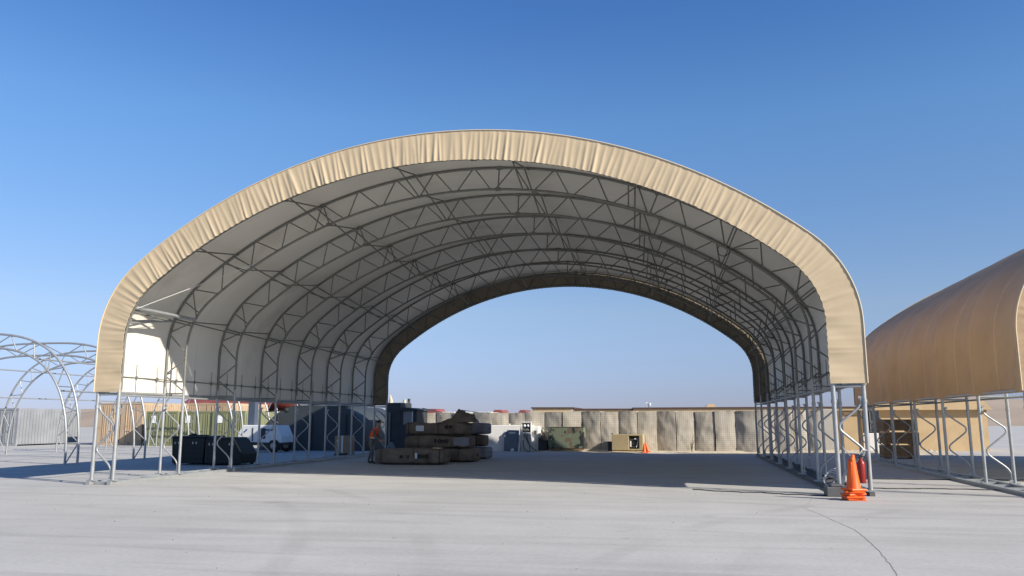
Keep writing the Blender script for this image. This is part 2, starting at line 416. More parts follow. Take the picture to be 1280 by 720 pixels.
def make_hangar(name, label, loc, nb, fab='tan_fabric'):
    root = thing(name, label, 'hangar', loc, 0, 'arched fabric hangars')
    n = nb + 1
    sk = fabric_skin(nb).build('fabric_roof', [M[fab], M['liner']], root)
    for k, (y, sg) in enumerate(((-.07, -1), (BAY * nb + .07, 1))):
        g, surf = valance_mesh(y, 11 + k)
        o, b = surf((0, sg)), surf((-sg * .012, sg))
        g.grid(o, 0); g.grid(b, 0)
        g.grid([o[0], b[0]], 0); g.grid([o[-1], b[-1]], 0)
        for e in (0, -1): g.grid([[r[e] for r in o], [r[e] for r in b]], 0)
        vo = g.build('end_valance', M[fab] if sg < 0 else M['shaded_fabric'], root)
        wl = MB(); wl.tube([(prof(LT * i / 240, TD + .085, ZC - .03)[0], y + .01 * sg, prof(LT * i / 240, TD + .085, ZC - .03)[1]) for i in range(241)], .014, 6)
        wl.build('edge_welt', mat('pale_welt', (.62, .52, .36), .6), vo)
    # one truss arch, then its copies
    tr = MB()
    for d, r in ((TD, .036), (0, .036)):
        tr.tube([(prof(LT * i / 110, d)[0], 0, prof(LT * i / 110, d)[1]) for i in range(111)], r, 8)
    webs = []
    npan = 21
    for k in range(npan):
        s0, s1 = LT * k / npan, LT * (k + 1) / npan; sm = (s0 + s1) / 2
        a, m_, b = prof(s0 + .07, 0), prof(sm - .03, TD), prof(s1 - .07, 0)
        m2 = prof(sm + .03, TD)
        webs.append([(a[0], 0, a[1]), (m_[0], 0, m_[1])]); webs.append([(m2[0], 0, m2[1]), (b[0], 0, b[1])])
    for s in (.0 * LT + .02, LT * .105, LT * .286, LT * .47, LT * .69, LT * .895, LT - .02):
        a, b = prof(s, 0), prof(s, TD); webs.append([(a[0], 0, a[1]), (b[0], 0, b[1])])
    def web_mb():
        w_ = MB()
        for p in webs: w_.tube(p, .021, 6)
        for s in (LT * .286, LT * .47, LT * .69):            # splice plates
            for d in (0, TD):
                x, z = prof(s, d); w_.box((x, 0, z), (.16, .09, .09))
        return w_
    t0 = tr.build('arch_truss', M['steel_dull'], root); web_mb().build('web_bracing', M['steel_dull'], t0)
    t0.location = (0, .06, 0)
    for i in range(1, n):
        c = copy_tree(t0, root); c.location = (0, BAY * i - (.06 if i == n - 1 else 0), 0)
    # legs under each arch: two posts, a cap tube, foot plates and a bent zigzag brace
    def leg(side, r):
        g = MB(); xi, xo = side * A, side * (A + TD)
        for x in (xi, xo):
            g.tube([(x, 0, .09), (x, 0, ZC + .22)], r, 10)
            g.box((x, 0, .105), (.2, .16, .03))
            g.tube([(x, 0, 1.98), (x, 0, 2.05)], r * 1.25, 10)
        g.tube([(xi, 0, ZC - .09), (xo, 0, ZC - .09)], r * .7, 8)
        z = MB(); sx = side
        e = r * 1.5
        path = [(xo - sx * e, 0, 2.12), (xo - sx * e, 0, 1.92), (xi + sx * e * .1, 0, 1.46), (xo - sx * e * .1, 0, .92), (xi + sx * e, 0, .44), (xi + sx * e, 0, .14)]
        z.tube(fillet(path, .20), r * .56, 8)
        z.box((xo - sx * e, 0, 2.1), (.1, .05, .05)); z.box((xi + sx * e, 0, .17), (.1, .05, .05))
        return g, z
    for side in (-1, 1):
        gl, gz = leg(side, .05); f0 = gl.build('leg_frame', M['steel'], root); gz.build('zigzag_brace', M['steel'], f0)
        gl, gz = leg(side, .04); f1 = gl.build('leg_frame', M['steel'], root); gz.build('zigzag_brace', M['steel'], f1)
        f1.location = (0, BAY, 0)
        for i in range(2, n):
            c = copy_tree(f1, root); c.location = (0, BAY * i, 0)
        # ladder-like base along the ground
        b = MB()
        for x in (side * A, side * (A + TD)): b.box((x, BAY * nb / 2, .045), (.11, BAY * nb + .3, .085))
        k = 0
        while k * .953 < BAY * nb:
            b.box((side * (A + TD / 2), k * .953 + .02, .045), (TD - .11, .07, .06)); k += 1
        b.build('base_rail', M['steel_dark'] if side > 0 else M['steel'], root)
        # eave tubes and the fabric tension tube with its turnbuckles
        e = MB()
        e.tube([(side * (A + TD), 0, ZC - .02), (side * (A + TD), BAY * nb, ZC - .02)], .045, 8)
        e.tube([(side * A, 0, ZC - .12), (side * A, BAY * nb, ZC - .12)], .026, 8)
        e.build('eave_beam', M['steel'], root)
        q = MB(); xr = side * (A + TD - .035)
        q.tube([(xr, .1, ZC + .42), (xr, BAY * nb - .1, ZC + .42)], .016, 6)
        for i in range(int(BAY * nb / .95)):
            y = .5 + i * .95; q.tube([(xr, y, ZC + .02), (xr, y, ZC + .8)], .009, 5); q.box((xr, y, ZC + .42), (.05, .06, .09))
        q.build('tension_rail', M['steel_dull'], root)
    # purlins: crossing tubes in every bay
    for fr in (.091, .188, .307, .435, .565, .693, .812, .909):
        g = MB(); s = LT * fr
        pi_, po = prof(s, .03), prof(s, TD - .03)
        for i in range(nb):
            y0, y1 = BAY * i, BAY * (i + 1)
            g.tube([(pi_[0], y0, pi_[1]), (po[0], y1, po[1])], .022, 6)
            pi2, po2 = prof(s + .12, .03), prof(s + .12, TD - .03)
            g.tube([(po2[0], y0, po2[1]), (pi2[0], y1, pi2[1])], .022, 6)
        g.build('purlin', M['steel_dull'], root)
    return root

CX, Y0 = -5.6953, 19.1003
hg = make_hangar('arched_hangar', 'large tan and white fabric arched hangar standing open over the concrete, with stacked bundles beneath', (CX, Y0, 0), 7)
# short white guy lines near the left front, tangled wire and concrete foot at the right front leg
g = MB(); a0 = prof(LT * .905, -.05); b0 = prof(LT * .80, .05)
g.tube([(a0[0], .1, a0[1]), (b0[0], BAY * 1.0, b0[1])], .007, 5); g.build('guy_line', M['rope'], hg)
g = MB(); a0 = prof(LT * .905, 0)
g.tube([(a0[0], .05, a0[1]), (a0[0], BAY, a0[1])], .05, 8); g.tube([(a0[0] - .5, .05, a0[1] - .4), (a0[0] - .35, BAY * .75, a0[1] - .1)], .05, 8)
g.build('spring_beam', M['steel'], hg)
g = MB(); g.box((A - .12, -.2, .1), (.42, .4, .2)); g.box((A - .1, -.2, .225), (.26, .26, .05)); g.build('foot_block', M['steel_dark'], hg, .02)
g = MB()
for k in range(3):
    pts = [(A - .10 + .17 * math.cos(t * .5 + k), .25 + .10 * math.sin(t * .37 + k * 2), .30 + .17 * math.sin(t * .5 + k * 1.3) + .04 * k) for t in range(14)]
    g.tube(pts, .007, 5)
g.tube(round_path([(A + .1, .2, 1.1), (A + .22, .1, .9), (A + .33, .05, .8), (A + .3, .0, .62)], 2), .006, 5)
g.build('wire_tangle', M['rope'], hg)
g = MB(); g.tube([(6.9 + .16 * math.cos(t * PI / 8), BAY, 6.1 + .16 * math.sin(t * PI / 8)) for t in range(16)], .012, 5, closed=True)
g.tube([(7.05, BAY, 6.1), (7.3, BAY * .8, 6.0), (7.6, BAY * .3, 5.7)], .01, 5); g.build('hanging_cable', M['cable'], hg)

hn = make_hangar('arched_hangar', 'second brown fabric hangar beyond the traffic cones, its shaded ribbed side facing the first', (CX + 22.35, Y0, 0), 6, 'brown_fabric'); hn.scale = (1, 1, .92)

# bare hoop frame to the left
hp = thing('bare_hoop_frame', 'row of bare galvanised truss hoops without fabric left of the black bins', 'hoop frame', (-28.4, 27.6, 0))
def hoop_pts(d):
    W, H = 5.1 + d, 4.6 + d; out = []
    for i in range(61):
        t = PI * i / 60
        c, s = math.cos(t), math.sin(t)
        out.append((W * (abs(c) ** .62) * (1 if c >= 0 else -1), 0, H * (s ** .8)))
    return out
tr = MB(); P0, P1 = hoop_pts(0), hoop_pts(.55)
tr.tube(P0, .045, 8); tr.tube(P1, .045, 8)
t0 = tr.build('hoop', M['steel'], hp)
wb = MB()
for i in range(0, 60, 4): wb.tube([P0[i], P1[i + 2]], .024, 6); wb.tube([P1[i + 2], P0[min(i + 4, 60)]], .024, 6)
wb.build('web_bracing', M['steel'], t0)
for i in range(1, 6):
    c = copy_tree(t0, hp); c.location = (0, 4.0 * i, 0)
for ix in (11, 20, 40, 49):
    g = MB(); p = P0[ix]; g.tube([(p[0], 0, p[2]), (p[0], 20, p[2])], .035, 6); g.build('purlin', M['steel'], hp)

# ------------------------------------------------------------------ traffic cones
def cone_parts(o, upper=True):
    b = MB(); b.box((0, 0, .022), (.37, .37, .04)); bo = b.build('base', M['orange'], o, .012)
    c = MB(); c.lathe([(.150, .042), (.140, .06), (.128, .10), (.085, .36), (.040, .66), (.034, .705), (.026, .712), (.022, .70), (.03, .60), (.10, .15), (.135, .045)], n=28)
    c.build('cone_body', M['orange'], o)
labs = ['bottom traffic cone of the tall orange stack, its square base flat on the concrete', 'second lowest cone base in the orange stack by the hangar leg',
        'middle cone base in the orange stack by the hangar leg', 'second highest cone base in the orange stack by the hangar leg',
        'topmost orange traffic cone of the stack, whole cone showing by the hangar leg']
proto = None
for i, l in enumerate(labs):
    if proto is None:
        proto = thing('traffic_cone', l, 'traffic cone', group='stack of orange cones by the hangar leg'); cone_parts(proto); c = proto
    else:
        c = copy_tree(proto); c['label'] = l
    c.location = (3.33 + .012 * math.sin(i * 5), 18.02 + .015 * math.cos(i * 3), .001 + .048 * i)
    c.rotation_euler = (.02 * math.sin(i * 2.1), .03 * math.cos(i * 1.7), .5 * math.sin(i * 3.3) + .2)
c = copy_tree(proto); c['label'] = 'small orange cone standing alone in front of the wire barriers'; c['group'] = 'orange cones'
c.location = (-2.0, 42.1, .02); c.scale = (.68, .68, .68); c.rotation_euler = (0, 0, .3)
c2 = copy_tree(proto); c2['label'] = 'orange cone leaning on the standing one beside the tan generator'; c2['group'] = 'orange cones'
c2.location = (-1.8, 42.12, .04); c2.scale = (.68, .68, .68); c2.rotation_euler = (0, -.28, .1)

# fire extinguisher beside the leg
ex = thing('fire_extinguisher', 'red fire extinguisher hung on the outer front hangar leg behind the cones', 'extinguisher', (3.70, 19.0, .27))
g = MB(); g.lathe([(0, 0), (.075, 0), (.085, .02), (.085, .40), (.07, .455), (.035, .49), (.03, .53), (0, .53)], n=20); g.build('cylinder_body', M['red'], ex)
g = MB(); g.box((0, 0, .55), (.05, .05, .05)); g.box((-.05, 0, .585), (.15, .025, .02)); g.box((-.05, 0, .545), (.12, .025, .02)); g.build('valve_handle', M['black'], ex)
g = MB(); g.tube(round_path([(.02, 0, .56), (.11, -.03, .55), (.14, -.04, .40), (.11, -.05, .2), (.1, -.06, .08)], 3), .013, 6); g.build('hose', M['black'], ex)
g = MB(); g.tube(round_path([(-.02, 0, .6), (.05, 0, .72), (.17, .07, .68)], 2), .008, 5); g.build('hanging_strap', M['rope'], ex)

# ------------------------------------------------------------------ earth filled wire barriers
def cell_mesh(wd, h, d, seed, yawk):
    g = MB(); nx_, nz = 14, 20
    def front(u, v):
        x = (u - .5) * wd
        bul = .035 * math.sin(PI * u) ** .8 * (.7 + .5 * math.sin(PI * v))
        edge = .04 * fbm(v * 2.2 + seed, seed) * (1 if u in (0, 1) else .6)
        y = -d / 2 - bul + .035 * fbm(u * 2 + seed, v * 3) - yawk * x
        return (x + edge * .6, y, h * v + (.015 * fbm(u * 3, seed) if v == 1 else 0))
    rows = [[front(i / nx_, j / nz) for i in range(nx_ + 1)] for j in range(nz + 1)]
    g.grid(rows)
    back = [[(p[0], d / 2, p[2]) for p in r] for r in rows]
    g.grid(back, flip=True)
    for k in (0, -1): g.grid([[r[k] for r in rows], [r[k] for r in back]])
    return g, rows[-1], back[-1]
xs = [-14.85, -12.65, -10.39, -8.42, -6.33, -4.25, -2.31, -.33, 1.6, 3.57, 5.37, 6.55]
glabs = ['wire mesh earth barrier behind the dark guard booth at the far end of the row', 'wire mesh earth barrier half hidden behind the stacked brown bundles',
         'wire mesh earth barrier behind the left half of the white wall', 'wire mesh earth barrier behind the gauge stand and the white wall end',
         'wire mesh earth barrier behind the camouflage box', 'wire mesh earth barrier between the camouflage box and the tan generator',
         'wire mesh earth barrier directly behind the tan generator', 'wire mesh earth barrier just right of the small orange cone',
         'wire mesh earth barrier with a dry weed at its foot', 'wire mesh earth barrier left of the rear hangar leg, next to last before it',
         'wire mesh earth barrier seen through the rear right legs of the hangar']
for i, l in enumerate(glabs):
    x0, x1 = xs[i], xs[i + 1]; wd = (x1 - x0); hw = wd / 2 - .012
    th = thing('gabion_barrier', l, 'earth barrier', ((x0 + x1) / 2, 43.2 - .13 * (x0 + x1) / 2 + .5, 0), -.13, 'wire mesh earth barriers')
    h = 2.09 + .015 * math.sin(i * 2.3)
    for k, (sx, yk) in enumerate(((-1, .12 + .05 * math.sin(i * 1.9)), (1, -.10 + .05 * math.cos(i * 2.7)))):
        g, ft, bt = cell_mesh(hw - .006, h + .02 * math.sin(i * 5 + k), 1.0, i * 3.7 + k * 1.9, -yk)
        cobj = g.build('wire_basket', M['geotextile'], th); cobj.location = (sx * wd / 4, 0, 0)
        fl = MB(); rows = []
        for j in range(7):
            v = j / 6; rows.append([(a[0] * (1 - v) + b[0] * v, a[1] * (1 - v) + b[1] * v, a[2] - .05 + .05 * math.sin(PI * v) * math.sin(PI * min(1, max(0, q / (len(ft) - 1)))) + .02 * fbm(q, v * 4, i)) for q, (a, b) in enumerate(zip(ft, bt))])
        fl.grid(rows); fl.build('earth_fill', M['sand'], cobj)

# dry weed
g = MB(); rnd = random.Random(3)
for k in range(26):
    a = rnd.uniform(0, 2 * PI); l = rnd.uniform(.25, .95); sp = rnd.uniform(.05, .25)
    p = [(0, 0, 0), (sp * .3 * math.cos(a), sp * .3 * math.sin(a), l * .5), (sp * math.cos(a) + .1 * l, sp * math.sin(a), l)]
    g.tube(p, [.006, .004, .002], 4)
o = g.build('dry_weed', mat('dry_stem', (.14, .12, .07), .9)); o.location = (.35, 42.45, .03); tag(o, 'thin dry weed growing against the wire barrier right of the small cone', 'plant')

# ------------------------------------------------------------------ white wall, gauge stand, ramp
wl = thing('white_wall', 'low white concrete wall sunlit behind the stacked bundles', 'wall', (0, 0, 0))
g = MB(); g.prism([(-11.2, 0), (-8.02, 0), (-8.02, 1.40), (-9.9, 1.40), (-11.2, 1.38)], 44.0, 44.25); g.build('wall_panel', M['plaster'], wl, .03)
g = MB(); g.box((-9.35, 44.12, 1.43), (.06, .06, .09)); g.build('lifting_eye', M['plaster'], wl)
eb = thing('concrete_end_block', 'white upright concrete block with a dark switch box at the low wall end', 'concrete block', (-7.85, 43.9, 0))
g = MB(); g.box((0, 0, .66), (.44, .6, 1.32)); g.build('block', M['plaster'], eb, .05)
g = MB(); g.box((.03, -.34, 1.0), (.13, .08, .22)); g.build('switch_box', M['machine'], eb, .01)
rp = thing('sloping_handrail', 'thin grey handrail sloping down from the white block to the camouflage box', 'handrail', (0, 0, 0))
g = MB(); g.tube([(-7.52, 44.1, 1.28), (-6.95, 44.1, .72)], .03, 8); g.tube([(-6.95, 44.1, 0), (-6.95, 44.1, .72)], .025, 8); g.tube([(-7.52, 44.1, .0), (-7.52, 44.1, 1.28)], .025, 8)
g.build('rail', M['steel_dull'], rp)
db = thing('tool_chest', 'low dark steel chest between the white block and the camouflage box', 'chest', (-7.40, 43.55, 0))
g = MB(); g.box((0, 0, .30), (.46, .5, .52)); g.build('chest_body', M['darkpaint'], db, .015)
g = MB(); g.box((0, 0, .58), (.48, .52, .04)); g.box((-.16, 0, .68), (.13, .4, .16)); g.build('lid', M['darkpaint'], db, .01)
g = MB(); [g.box((sx * .18, sy * .18, .02), (.06, .06, .04)) for sx in (-1, 1) for sy in (-1, 1)]; g.build('feet', M['black'], db)
ps = thing('gauge_stand', 'white metal stand holding a gauge panel with hanging black hoses before the low wall', 'gauge stand', (-8.30, 43.5, 0))
g = MB()
for sx in (-1, 1): g.box((sx * .25, 0, .78), (.05, .14, 1.56))
g.box((0, 0, 1.55), (.58, .2, .05)); g.box((0, 0, .98), (.46, .16, .06)); g.build('stand_frame', M['white_paint'], ps, .006)
g = MB(); g.box((0, .05, 1.26), (.44, .1, .48)); g.build('panel_board', M['darkpaint'], ps)
g = MB()
for sx in (-.10, .09):
    R = Matrix.Rotation(PI / 2, 3, 'X'); g.lathe([(0, .03), (.065, .03), (.075, .0), (.075, -.03)], (sx, -.02, 1.36), 16, 0, R)
g.build('gauge_dial', M['paper'], ps)
g = MB(); g.tube(round_path([(-.16, -.03, 1.2), (-.05, -.06, 1.08), (.03, -.05, 1.22), (.14, -.03, 1.12)], 2), .018, 6); g.tube([(-.18, -.02, 1.12), (.18, -.02, 1.12)], .02, 6); g.build('pipework', M['steel'], ps)
g = MB()
g.tube(round_path([(-.05, -.04, .97), (-.0, -.12, .7), (.12, -.2, .45), (.24, -.2, .3), (.42, -.2, .14), (.58, -.16, .03)], 3), .018, 6)
g.tube(round_path([(-.1, -.04, .97), (-.15, -.12, .5), (-.12, -.18, .2), (.05, -.2, .03), (.2, -.25, .02)], 3), .018, 6)
g.tube(round_path([(.1, -.04, .97), (.02, -.1, .75), (.14, -.1, .5), (.2, -.12, .2), (.22, -.2, .02)], 3), .018, 6)
g.build('hose', M['black'], ps)
g = MB(); g.prism([(-.46, 0), (-.34, 0), (-.25, 1.36), (-.29, 1.36)], -.12, .12); g.build('side_brace', M['white_paint'], ps, .01)
g = MB(); g.box((0, .12, .45), (.44, .04, .88)); g.build('lower_panel', M['white_paint'], ps)
dr = thing('wall_shadow_panel', 'grey blue panel painted as the gauge stand shadow with a lit slot against the low wall', 'door', (-9.2, 43.8, 0))  # stand's shadow on the wall, put in as a grey blue panel
g = MB(); R = Matrix.Rotation(-.12, 3, 'X'); g.prism([(-.42, 0), (.40, 0), (.42, 1.12), (-.24, 1.14), (-.30, 1.02), (-.40, .98)], -.03, .03)
do = g.build('shadow_face', mat('painted_shadow_blue', (.17, .20, .25), .6, var=(3, .15)), dr, .01); do.rotation_euler = (-.1, 0, 0)
g = MB(); g.box((.05, -.04, .98), (.36, .02, .09)); s_ = g.build('lit_slot', M['paper'], dr); s_.rotation_euler = (-.1, 0, 0)  # white strip painted as the light gap in that shadow
g = MB(); g.lathe([(0, 0), (.09, .0), (.11, .07), (.07, .14), (0, .16)], (.12, -.22, 0), 14); g.build('pale_stub', M['paper'], dr)

# ------------------------------------------------------------------ camouflage equipment box
cb = thing('camouflage_box', 'woodland camouflage equipment box on skids before the wire barriers', 'equipment box', (-6.12, 43.2, .1), -.03)
g = MB(); g.box((0, .32, .62), (1.92, .64, 1.1)); g.build('shell', M['camo'], cb, .03)
g = MB(); g.box((0, .32, 1.185), (1.96, .68, .03)); g.build('lid', M['camo'], cb, .01)
g = MB()
for sx in (-.75, .75): g.box((sx, .3, .0), (.16, .8, .13))
g.box((0, -.05, .03), (1.9, .07, .07)); g.build('skid', M['timber'], cb)
g = MB()
for sx in (-.8, 0, .8): g.box((sx, -.012, .95), (.05, .02, .12))
g.tube(round_path([(-.72, -.01, .6), (-.72, -.06, .6), (-.58, -.06, .6), (-.58, -.01, .6)], 2), .012, 6); g.build('latch', M['steel_dark'], cb)
g = MB(); g.box((-.78, -.012, .55), (.07, .012, .05)); g.build('data_plate', M['paper'], cb)

# ------------------------------------------------------------------ tan generator
gn = thing('field_generator', 'desert tan field generator with its engine bay open beside the small cone', 'generator', (-2.85, 42.55, .02), -.06); gn.scale = (1, .8, 1)
g = MB()
g.box((-.38, .5, .50), (.88, 1.0, .80)); g.box((.68, .5, .50), (.20, 1.0, .80)); g.box((.32, .5, .86), (.54, 1.0, .08)); g.box((.32, .95, .5), (.54, .08, .64)); g.box((.32, .5, .13), (.54, 1.0, .08))
g.build('housing', M['gentan'], gn, .02)
g = MB(); g.box((0, .5, .03), (1.62, 1.05, .08)); g.build('skid', M['gentan'], gn)
g = MB()
R = Matrix.Rotation(PI / 2, 3, 'X')
g.lathe([(0, .1), (.16, .1), (.18, 0), (.18, -.3)], (.30, .35, .48), 18, 0, R); g.box((.32, .6, .45), (.46, .4, .5)); g.box((.13, .3, .6), (.1, .25, .25)); g.box((.48, .25, .35), (.12, .2, .3))
g.tube(round_path([(.12, .2, .75), (.2, .12, .6), (.4, .12, .7), (.5, .2, .5)], 2), .03, 8); g.tube(round_path([(.1, .2, .3), (.25, .1, .25), (.5, .15, .3)], 2), .025, 8)
g.build('engine', M['machine'], gn)
g = MB(); g.tube(round_path([(.50, .16, .7), (.53, .08, .5), (.42, .08, .25)], 2), .022, 6); g.box((.14, .12, .42), (.07, .05, .3)); g.box((.40, .10, .68), (.12, .04, .06)); g.build('hose', M['paper'], gn)
g = MB(); g.box((-.94, .4, .28), (.22, .6, .5)); g.build('battery_box', M['darkpaint'], gn, .02)
g = MB(); g.tube([(.1, .5, .9), (.1, .5, .99)], .04, 10); g.box((-.8, .2, .93), (.1, .1, .06)); g.build('exhaust_stub', M['steel_dark'], gn)

# ------------------------------------------------------------------ low huts behind the barriers
def hut(name, x0, x1, y, zt, label, roofm, wallm):
    o = thing(name, label, 'hut', (0, 0, 0), 0, 'long low huts behind the barriers')
    g = MB(); g.box(((x0 + x1) / 2, y + 2.5, (zt - .25) / 2), (x1 - x0 - .3, 4.6, zt - .25)); g.build('wall', wallm, o)
    g = MB(); g.prism([(x0 - .1, zt - .07), (x1 + .1, zt - .07), (x1 + .1, zt + .02), (x0 - .1, zt + .04)], y - .25, y + 5.4); g.build('roof', roofm, o)
    g = MB(); g.box(((x0 + x1) / 2, y - .12, zt - .20), (x1 - x0, .06, .24)); g.build('fascia', wallm, o)
    k = x0 + 1
    while k < x1 - 1:
        g = MB(); g.box((k, y + .18, zt - .62), (.8, .06, .34)); g.build('window', M['darkpaint'], o); k += 1.9
hut('plywood_hut', -11.32, -8.25, 62, 2.62, 'short plywood hut with brown roof behind the gauge stand and white wall', M['roofbrown'], M['plywood'])
hut('plywood_hut', -8.15, -3.75, 62.3, 2.50, 'plywood hut with brown roof behind the camouflage box', M['roofbrown'], M['plywood'])
hut('plywood_hut', -3.65, 12, 62, 2.55, 'longest plywood hut with brown roof running behind the small cone to the hangar legs', M['roofbrown'], M['plywood'])

# far roofs, boxes and masts beyond
def far_box(name, x0, x1, y, zt, wallm, roofm, label, cat):
    o = thing(name, label, cat, (0, 0, 0))
    g = MB(); g.box(((x0 + x1) / 2, y + 2, zt * .42), (x1 - x0, 4, zt * .84)); g.build('wall', wallm, o)
    g = MB(); g.prism([(x0 - .2, zt * .82), (x1 + .2, zt * .82), (x1 - .2, zt), (x0 + .2, zt)], y - .3, y + 4.3); g.build('roof', roofm, o)
    return o
WM = M['white_paint']
far_box('distant_shed', -40.2, -36.7, 120, 3.5, M['plaster'], M['roofred'], 'distant red roofed shed just right of the dark booth', 'shed')
far_box('distant_shed', -36.4, -31.5, 121, 3.05, WM, WM, 'distant white roofed shed above the stacked bundles', 'shed')
far_box('distant_shed', -31.2, -28.2, 119, 3.0, WM, WM, 'distant white shed left of the reddish cabin behind the white wall', 'shed')
far_box('distant_cabin', -27.9, -26.5, 120, 3.3, WM, M['roofred'], 'tiny distant cabin with red top above the middle of the white wall', 'cabin')
far_box('distant_cabin', -24.0, -22.9, 120, 3.25, WM, M['roofred'], 'tiny distant cabin with red top just left of the plywood huts', 'cabin')
far_box('distant_shed', -22.7, -20.0, 121, 3.0, WM, WM, 'distant white shed touching the left end of the plywood hut roofs', 'shed')
far_box('rooftop_cooler', 2.22, 3.26, 85, 3.25, M['plywood'], M['plywood'], 'tan boxy cooler standing above the long hut roof', 'cooler')
far_box('distant_shed', 4.4, 6.2, 85, 2.85, M['plywood'], M['roofred'], 'low distant shed just right of the tan cooler above the roof', 'shed')
fp = thing('flood_light_pole', 'thin floodlight pole rising behind the long hut roof', 'light pole', (-3.45, 85, 0))
g = MB(); g.tube([(0, 0, 0), (0, 0, 3.3)], .045, 6); g.tube([(-.2, 0, 3.4), (0, 0, 3.2), (.15, 0, 3.38)], .03, 6); g.build('pole', M['steel_dark'], fp)
g = MB(); g.box((-.2, 0, 3.42), (.14, .1, .1)); g.box((.16, 0, 3.28), (.16, .1, .26)); g.build('lamp_head', M['paper'], fp)
for nm, x0, z0, x1, z1, lb in (('a', -22.3, 2.72, -20.2, 2.27, 'dark drooping rotor blade seen above the barriers by the dark booth'), ('b', -18.8, 2.56, -16.6, 2.25, 'dark drooping rotor blade above the barriers right of the bundle peak')):
    o = thing('rotor_mast', lb, 'rotor blade', (x0 - .4, 70, 0))
    g = MB(); g.tube([(0, 0, 0), (0, 0, z0 + .05)], .12, 8); g.build('mast', M['darkpaint'], o)
    g = MB(); R = Matrix.Rotation(math.atan2(z0 - z1, x1 - x0), 3, 'Y'); ln = math.hypot(x1 - x0, z1 - z0)
    g.box(((x1 - x0 + .4) / 2, 0, (z0 + z1) / 2), (ln + .5, .28, .05), R=R); g.build('blade', M['darkpaint'], o)

# ------------------------------------------------------------------ right side behind the legs
sl = thing('concrete_slab', 'pale precast concrete slab standing upright seen between the right hangar legs', 'slab', (7.2, 44.2, 0), -.05)
g = MB(); g.prism([(-.50, 0), (.38, 0), (.22, 2.16), (-.34, 2.18), (-.5, 2.0)], -.1, .15); g.build('slab', M['concrete_slab'], sl, .03)
pw = thing('plywood_shed', 'tan plywood shed with dark top strip behind the front right hangar leg', 'shed', (8.3, 44.4, 0), -.04)
g = MB(); g.box((-.1, 1.2, 1.05), (1.3, 2.4, 2.1)); g.build('wall', M['plywood'], pw, .01)
g = MB(); g.box((-.1, 1.2, 2.13), (1.44, 2.6, .07)); g.build('roof', M['plywood'], pw)
g = MB(); g.box((.1, -.03, 1.95), (.85, .05, .16)); g.box((.52, -.03, 1.0), (.06, .05, 2.0)); g.box((-.45, -.03, 1.0), (.06, .05, 2.0)); g.build('trim_batten', M['timber'], pw)
dk = thing('steel_cabinet', 'dark grey steel cabinet on a white block beside the second hangar', 'cabinet', (9.28, 44.6, 0), -.04)
g = MB(); g.box((0, .3, 1.53), (.86, .7, 1.12)); g.build('cabinet_body', M['darkpaint'], dk, .02)
g = MB(); g.box((-.02, -.08, 1.53), (.03, .03, 1.0)); g.box((.05, -.09, 1.5), (.03, .04, .16)); g.build('door_handle', M['steel'], dk)
g = MB(); g.box((0, .3, .48), (.9, .8, .95)); g.build('plinth', M['plaster'], dk, .03)
far_box('tan_block_house', 10.0, 15.5, 47, 2.6, M['plywood'], M['plywood'], 'tan block house behind the second hangar legs and wooden crates', 'building')
def crate_mb(L_, W_, H_, seed):
    g = MB(); rnd = random.Random(seed); nl = max(2, int(H_ / .16)); 
    for sy in (-1, 1):
        for k in range(nl): g.box((0, sy * (W_ / 2 - .012), .05 + (k + .5) * (H_ - .06) / nl), (L_, .022, (H_ - .06) / nl - .02))
    for sx in (-1, 1):
        for k in range(nl): g.box((sx * (L_ / 2 - .014), 0, .05 + (k + .5) * (H_ - .06) / nl), (.022, W_ - .06, (H_ - .06) / nl - .02))
    return g
clabs = ['bottom wooden slat crate in the stack under the second hangar', 'middle wooden slat crate in the stack under the second hangar', 'top wooden slat crate in the stack under the second hangar, slightly turned']
for i, l in enumerate(clabs):
    cr = thing('wooden_crate', l, 'crate', (8.95 + .05 * (i % 2), 38.0, .005 + .55 * i), .06 * (i - 1), 'wooden crates under the second hangar')
    crate_mb(1.35, 1.1, .55, i).build('slatted_side', M['timber'], cr)
    g = MB(); g.box((0, 0, .30), (1.24, 1.0, .42)); g.build('contents', M['cardboard'], cr)
    g = MB(); [g.box((sx * .64, sy * .5, .26), (.06, .06, .50)) for sx in (-1, 1) for sy in (-1, 1)]; [g.box((sx * .5, 0, .025), (.1, 1.0, .05)) for sx in (-1, 1)]; g.build('corner_post', M['timber'], cr)
rk = MB(); rnd = random.Random(5)
for k in range(40):
    x, y = rnd.uniform(7.2, 12), rnd.uniform(42.8, 44.0); r = rnd.uniform(.05, .2)
    rk.lathe([(0, -.02), (r, 0), (r * .9, r * .5), (r * .4, r * .9), (0, r)], (x, y, 0), 6)
o = rk.build('rubble', M['sand']); o['kind'] = 'stuff'; tag(o, 'low rubble of pale stones along the foot of the far right walls', 'rubble')

